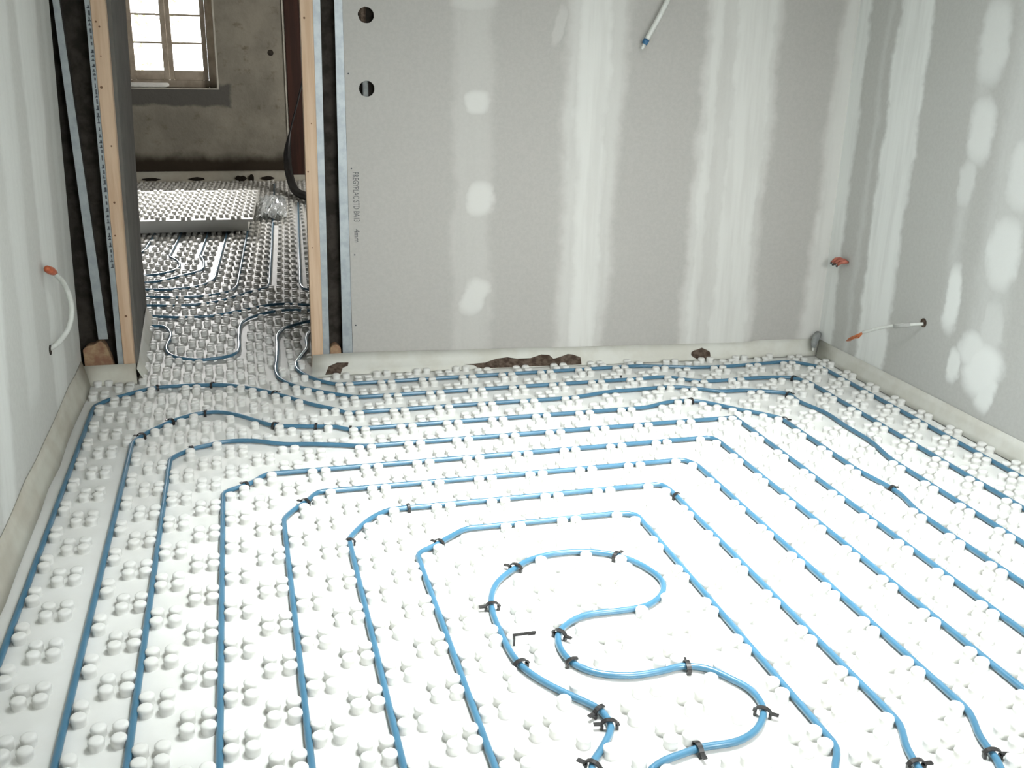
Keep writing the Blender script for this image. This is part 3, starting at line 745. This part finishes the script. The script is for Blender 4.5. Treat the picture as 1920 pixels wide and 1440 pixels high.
# ---------------------------------------------------------------- pipe clips: a strap over the pipe with two barbed legs
def clip_mesh(w=0.024, leg=0.012):
    b = MB(); t, d = 0.0026, 0.0042
    arch = []
    for k in range(9):
        a = math.pi * k / 8
        arch.append((math.cos(a) * w * 0.5, math.sin(a) * 0.0125))
    zz = 0.0105
    for (x0, z0), (x1, z1) in zip(arch, arch[1:]):
        n0 = Vector((x0, z0 * 1.6)).normalized() * t; n1 = Vector((x1, z1 * 1.6)).normalized() * t
        b.hexa([(x0, -d, zz + z0), (x1, -d, zz + z1), (x1, d, zz + z1), (x0, d, zz + z0)],
               [(x0 + n0.x, -d, zz + z0 + n0.y), (x1 + n1.x, -d, zz + z1 + n1.y), (x1 + n1.x, d, zz + z1 + n1.y), (x0 + n0.x, d, zz + z0 + n0.y)])
    for s in (-1, 1):
        b.box(s * w * .5 - t * .9, s * w * .5 + t * .9, -d, d, 0.001, 0.0115)
        e_ = s * w * (1.05 if s > 0 else .66)
        b.box(min(s * w * .5, e_), max(s * w * .5, e_), -d * .9, d * .9, 0.0115, 0.0150)   # head tab
    return b
cm = clip_mesh()
clip_me = bpy.data.meshes.new('pipe_clip'); clip_me.from_pydata(cm.v, [], cm.f); clip_me.update(); clip_me.materials.append(M['clip'])
CLIP_LABELS = [
 'glinting clip on the outermost left pipe bend nearest the left post',
 'glinting clip on the crest of the outermost left pipe in front of the doorway',
 'clip where the outermost left pipe dips down in front of the doorway',
 'clip on the second left pipe, midway up its rising bend',
 'clip at the corner where the second left pipe starts its bend',
 'clip on the crest of the second left pipe in front of the doorway',
 'clip at the foot of the dip of the second left pipe',
 'flat clip on the second left pipe just past its dip',
 'clip standing on the second left pipe, farthest along its straight run',
 'clip with a glinting top on the bend of the third left pipe',
 'clip on the upper left bend of the fourth left pipe',
 'clip on the upper left bend of the fifth left pipe',
 'clip at the lower corner of the sixth left pipe bend',
 'clip on the upper left bend of the innermost long loop',
 'small clip at the top of the sixth left pipe bend',
 'clip on the second pipe from the partition, at the room\'s far right corner',
 'clip on the third pipe from the partition, at the room\'s far right corner',
 'clip on the fourth pipe from the partition, before its long slant',
 'clip on the fourth pipe from the partition, at the start of its right run',
 'long clip half way down the fourth pipe along the right wall',
 'clip on the upper right bend of the eighth loop',
 'clip at the upper left of the central S-shaped pipe',
 'upright clip at the top right of the central S-shaped pipe',
 'clip at the far left side of the central S-shaped pipe, below its upper curve',
 'clip below the loose standing clip, on the lower left slope of the S-shaped pipe',
 'clip at the left of the inner bend of the S-shaped pipe',
 'clip at the bottom of the inner bend of the S-shaped pipe',
 'clip where the inner bend of the S-shaped pipe turns into the right bulge',
 'upper of two close clips on the elbow of the S-shaped pipe near the viewer',
 'lower of two close clips on the elbow of the S-shaped pipe near the viewer',
 'clip with spread tabs on the right bulge of the S-shaped pipe',
 'clip under the right bulge of the S-shaped pipe, near the viewer',
 'clip on the S-shaped pipe end nearest the viewer',
 'clip on the eighth pipe, low on the right near the viewer',
 'clip on the seventh pipe, nearest the viewer on the right',
 'small dark clip on the second pipe along the partition, midway']
for k, ((x, y, a), lab) in enumerate(zip(CLIPS, CLIP_LABELS)):
    c = bpy.data.objects.new('pipe_clip', clip_me); link(c)
    c.location = (x, y, 0.0)
    c.rotation_euler = (0, 0, a + math.pi / 2 + jit(0.25))
    s = 1.55 if y < 2.8 else 1.3
    c.scale = (s, s * 0.95, 1.12)
    tag(c, 'black ' + lab, 'clip', 'black plastic pipe clips')
# the loose one standing on its leg beside the S
lc = MB(); lc.box(-0.003, 0.003, -0.003, 0.003, 0.001, 0.034); lc.box(-0.004, 0.062, -0.003, 0.003, 0.0305, 0.0365); lc.box(0.040, 0.060, -0.004, 0.004, 0.028, 0.0304)
o = lc.build('pipe_clip', M['clip']); o.location = (0.651, 2.268, 0.0); o.rotation_euler = (0, 0, 0.02)
tag(o, 'loose black clip standing upright beside the S-shaped pipe', 'clip', 'black plastic pipe clips')

# ---------------------------------------------------------------- cables in the walls
def thing_cable(name, label, cat, pts, r, m, base):
    e = empty(name, base); b = Vector(base)
    mb = MB(); mb.tube([Vector(p) - b for p in spline(pts, 0.008)], r, 10)
    mb.build('sheath', m, e, True)
    return tag(e, label, cat), b
e, b = thing_cable('electric_cable', 'white cable with an orange capped end looping out of the left wall', 'cable',
    [(-0.765, 4.10, 0.385), (-0.735, 4.16, 0.395), (-0.705, 4.24, 0.43), (-0.690, 4.28, 0.49), (-0.690, 4.27, 0.56), (-0.700, 4.22, 0.63), (-0.712, 4.13, 0.685)], 0.0105, M['white_pvc'], (-0.763, 4.10, 0.385))
c = MB(); c.tube([Vector(p) - b for p in [(-0.711, 4.14, 0.684), (-0.716, 4.10, 0.70), (-0.722, 4.06, 0.716), (-0.725, 4.045, 0.72)]], [0.011, 0.016, 0.014, 0.007], 10); c.build('orange_cap', M['orange'], e, True)
c = MB(); c.tube([Vector(p) - b for p in [(-0.7575, 4.10, 0.385), (-0.7535, 4.10, 0.385)]], 0.020, 14); c.build('wall_hole', M['void'], e)

e, b = thing_cable('electric_cable', 'white cable with bare orange wires poking out low on the right wall', 'cable',
    [(2.998, 3.775, 0.395), (2.965, 3.79, 0.390), (2.925, 3.85, 0.372), (2.895, 3.93, 0.340), (2.875, 4.00, 0.305), (2.868, 4.03, 0.290)], 0.0075, M['white_pvc'], (2.998, 3.775, 0.395))
for k in range(3):
    c = MB(); c.tube([Vector(p) - b for p in [(2.868, 4.03, 0.290), (2.862 + .006 * (k - 1), 4.06, 0.268 - 0.006 * k), (2.858 + .010 * (k - 1), 4.10, 0.242 - 0.006 * (k == 1)), (2.86 + .008 * (k - 1), 4.125, 0.222)]], 0.0042, 8); c.build('bare_wire', M['copper'], e, True)
c = MB(); c.tube([Vector(p) - b for p in [(3.001, 3.775, 0.400), (2.9985, 3.775, 0.400)]], 0.021, 12); c.build('wall_hole', M['earth'], e)
c = MB(); c.tube([Vector(p) - b for p in [(2.951, 3.80, 0.386), (2.915, 3.87, 0.362)]], 0.0098, 10); c.build('white_sleeve', M['paint'], e, True)

e = empty('wire_bundle', (2.998, 4.44, 0.545)); b = Vector(e.location)
for k in range(4):
    y = 4.405 + 0.018 * k; z = 0.548 + 0.006 * (k % 2)
    c = MB(); c.tube([Vector(p) - b for p in [(3.0, 4.42, 0.548), (2.975, y, z + .006), (2.960, y + .015, z + .002), (2.947, y + .025, z - 0.014)]], [0.007, 0.010, 0.009, 0.006], 8); c.build('red_wire', M['red'], e, True)
    c = MB(); c.tube([Vector(p) - b for p in [(2.947, y + .025, z - 0.014), (2.943, y + .028, z - 0.024)]], 0.0055, 8); c.build('black_tip', M['clip'], e, True)
tag(e, 'bundle of red wires with black tips sticking out of the right wall', 'wires')

e = empty('grey_plug', (2.965, 4.575, 0.10)); b = Vector(e.location)
c = MB(); c.tube([Vector(p) - b for p in [(2.985, 4.585, 0.122), (2.955, 4.555, 0.108), (2.935, 4.535, 0.085), (2.93, 4.53, 0.062)]], [0.018, 0.021, 0.017, 0.010], 12); c.build('conduit_end', M['grey_pvc'], e, True)
c = MB(); c.tube([Vector(p) - b for p in [(2.929, 4.529, 0.064), (2.926, 4.524, 0.048)]], 0.006, 8); c.build('white_wire', M['white_pvc'], e, True)
tag(e, 'grey conduit end poking out above the edge strip in the room corner', 'conduit')

e = empty('hanging_conduit', (0, 0, 0))
top = pw(1.76, ZC - 0.0, 0.10); low = pw(1.418, 1.606, 0.05)
mid = pw(1.505, 1.785, 0.055)
pts = spline([tuple(top), tuple(pw(1.60, 2.1, 0.07)), tuple(mid), tuple(low)], 0.012)
c = MB(); c.tube(pts, [0.0115 * (1 + 0.10 * (i % 2)) for i in range(len(pts))], 10); c.build('white_sheath', M['white_pvc'], e, True)
t2 = pw(1.404, 1.580, 0.048)
c = MB(); c.tube([low, low.lerp(t2, .8)], 0.0145, 10); c.build('blue_tape_end', M['blue_tape'], e, True)
c = MB(); c.tube([low.lerp(t2, .8), pw(1.398, 1.562, 0.047)], [0.009, 0.006], 8); c.build('white_tip', M['white_pvc'], e, True)
tag(e, 'white conduit with a blue taped end hanging in front of the partition', 'conduit')

# ---------------------------------------------------------------- outside the far window: ground and a pale green tree
gd = MB().box(-8, 8, 12.65, 24, -0.35, -0.25)
tag(gd.build('ground', M['gravel']), 'gravel yard outside the far window', kind='structure')
tr_ = empty('leafy_tree', (-0.95, 17.5, -0.25)); b = Vector(tr_.location)
lf = MB()
for (cx, cz) in ((-1.36, 1.52), (-0.82, 1.52), (-1.30, 1.85), (-0.80, 1.85), (-1.30, 2.2), (-0.85, 2.2), (-1.25, 1.15)):
    for k in range(60):
        v = Vector((jit(1), jit(1), jit(1)))
        if v.length > 1: continue
        p = Vector((cx + v.x * .12, 17.5 + v.y * .2, cz + v.z * .11)) - b
        s = random.uniform(.03, .05); d1 = Vector((jit(1), jit(1), jit(1))).normalized(); d2 = d1.cross(Vector((jit(1), jit(1), jit(1)))).normalized()
        lf.add([p - d1 * s, p - d2 * s * .5, p + d1 * s, p + d2 * s * .5], [(0, 1, 2, 3)])
lf.build('foliage', M['leaf'], tr_)
tk = MB(); tk.tube([Vector((0, 0, 0)), Vector((0.02, 0, 1.0)), Vector((-0.02, 0, 1.9)), Vector((0.0, 0, 2.6))], [.05, .04, .03, .012], 8)
for (cx, cz) in ((-1.36, 1.52), (-1.30, 1.85), (-1.30, 2.2), (-1.25, 1.15)):
    tk.tube([Vector((0, 0, cz - .2)), Vector((cx + .95, 0, cz + .25))], [.015, .008], 6)
tk.build('trunk', M['bark'], tr_)
tag(tr_, 'pale green tree outside the far window', 'tree')
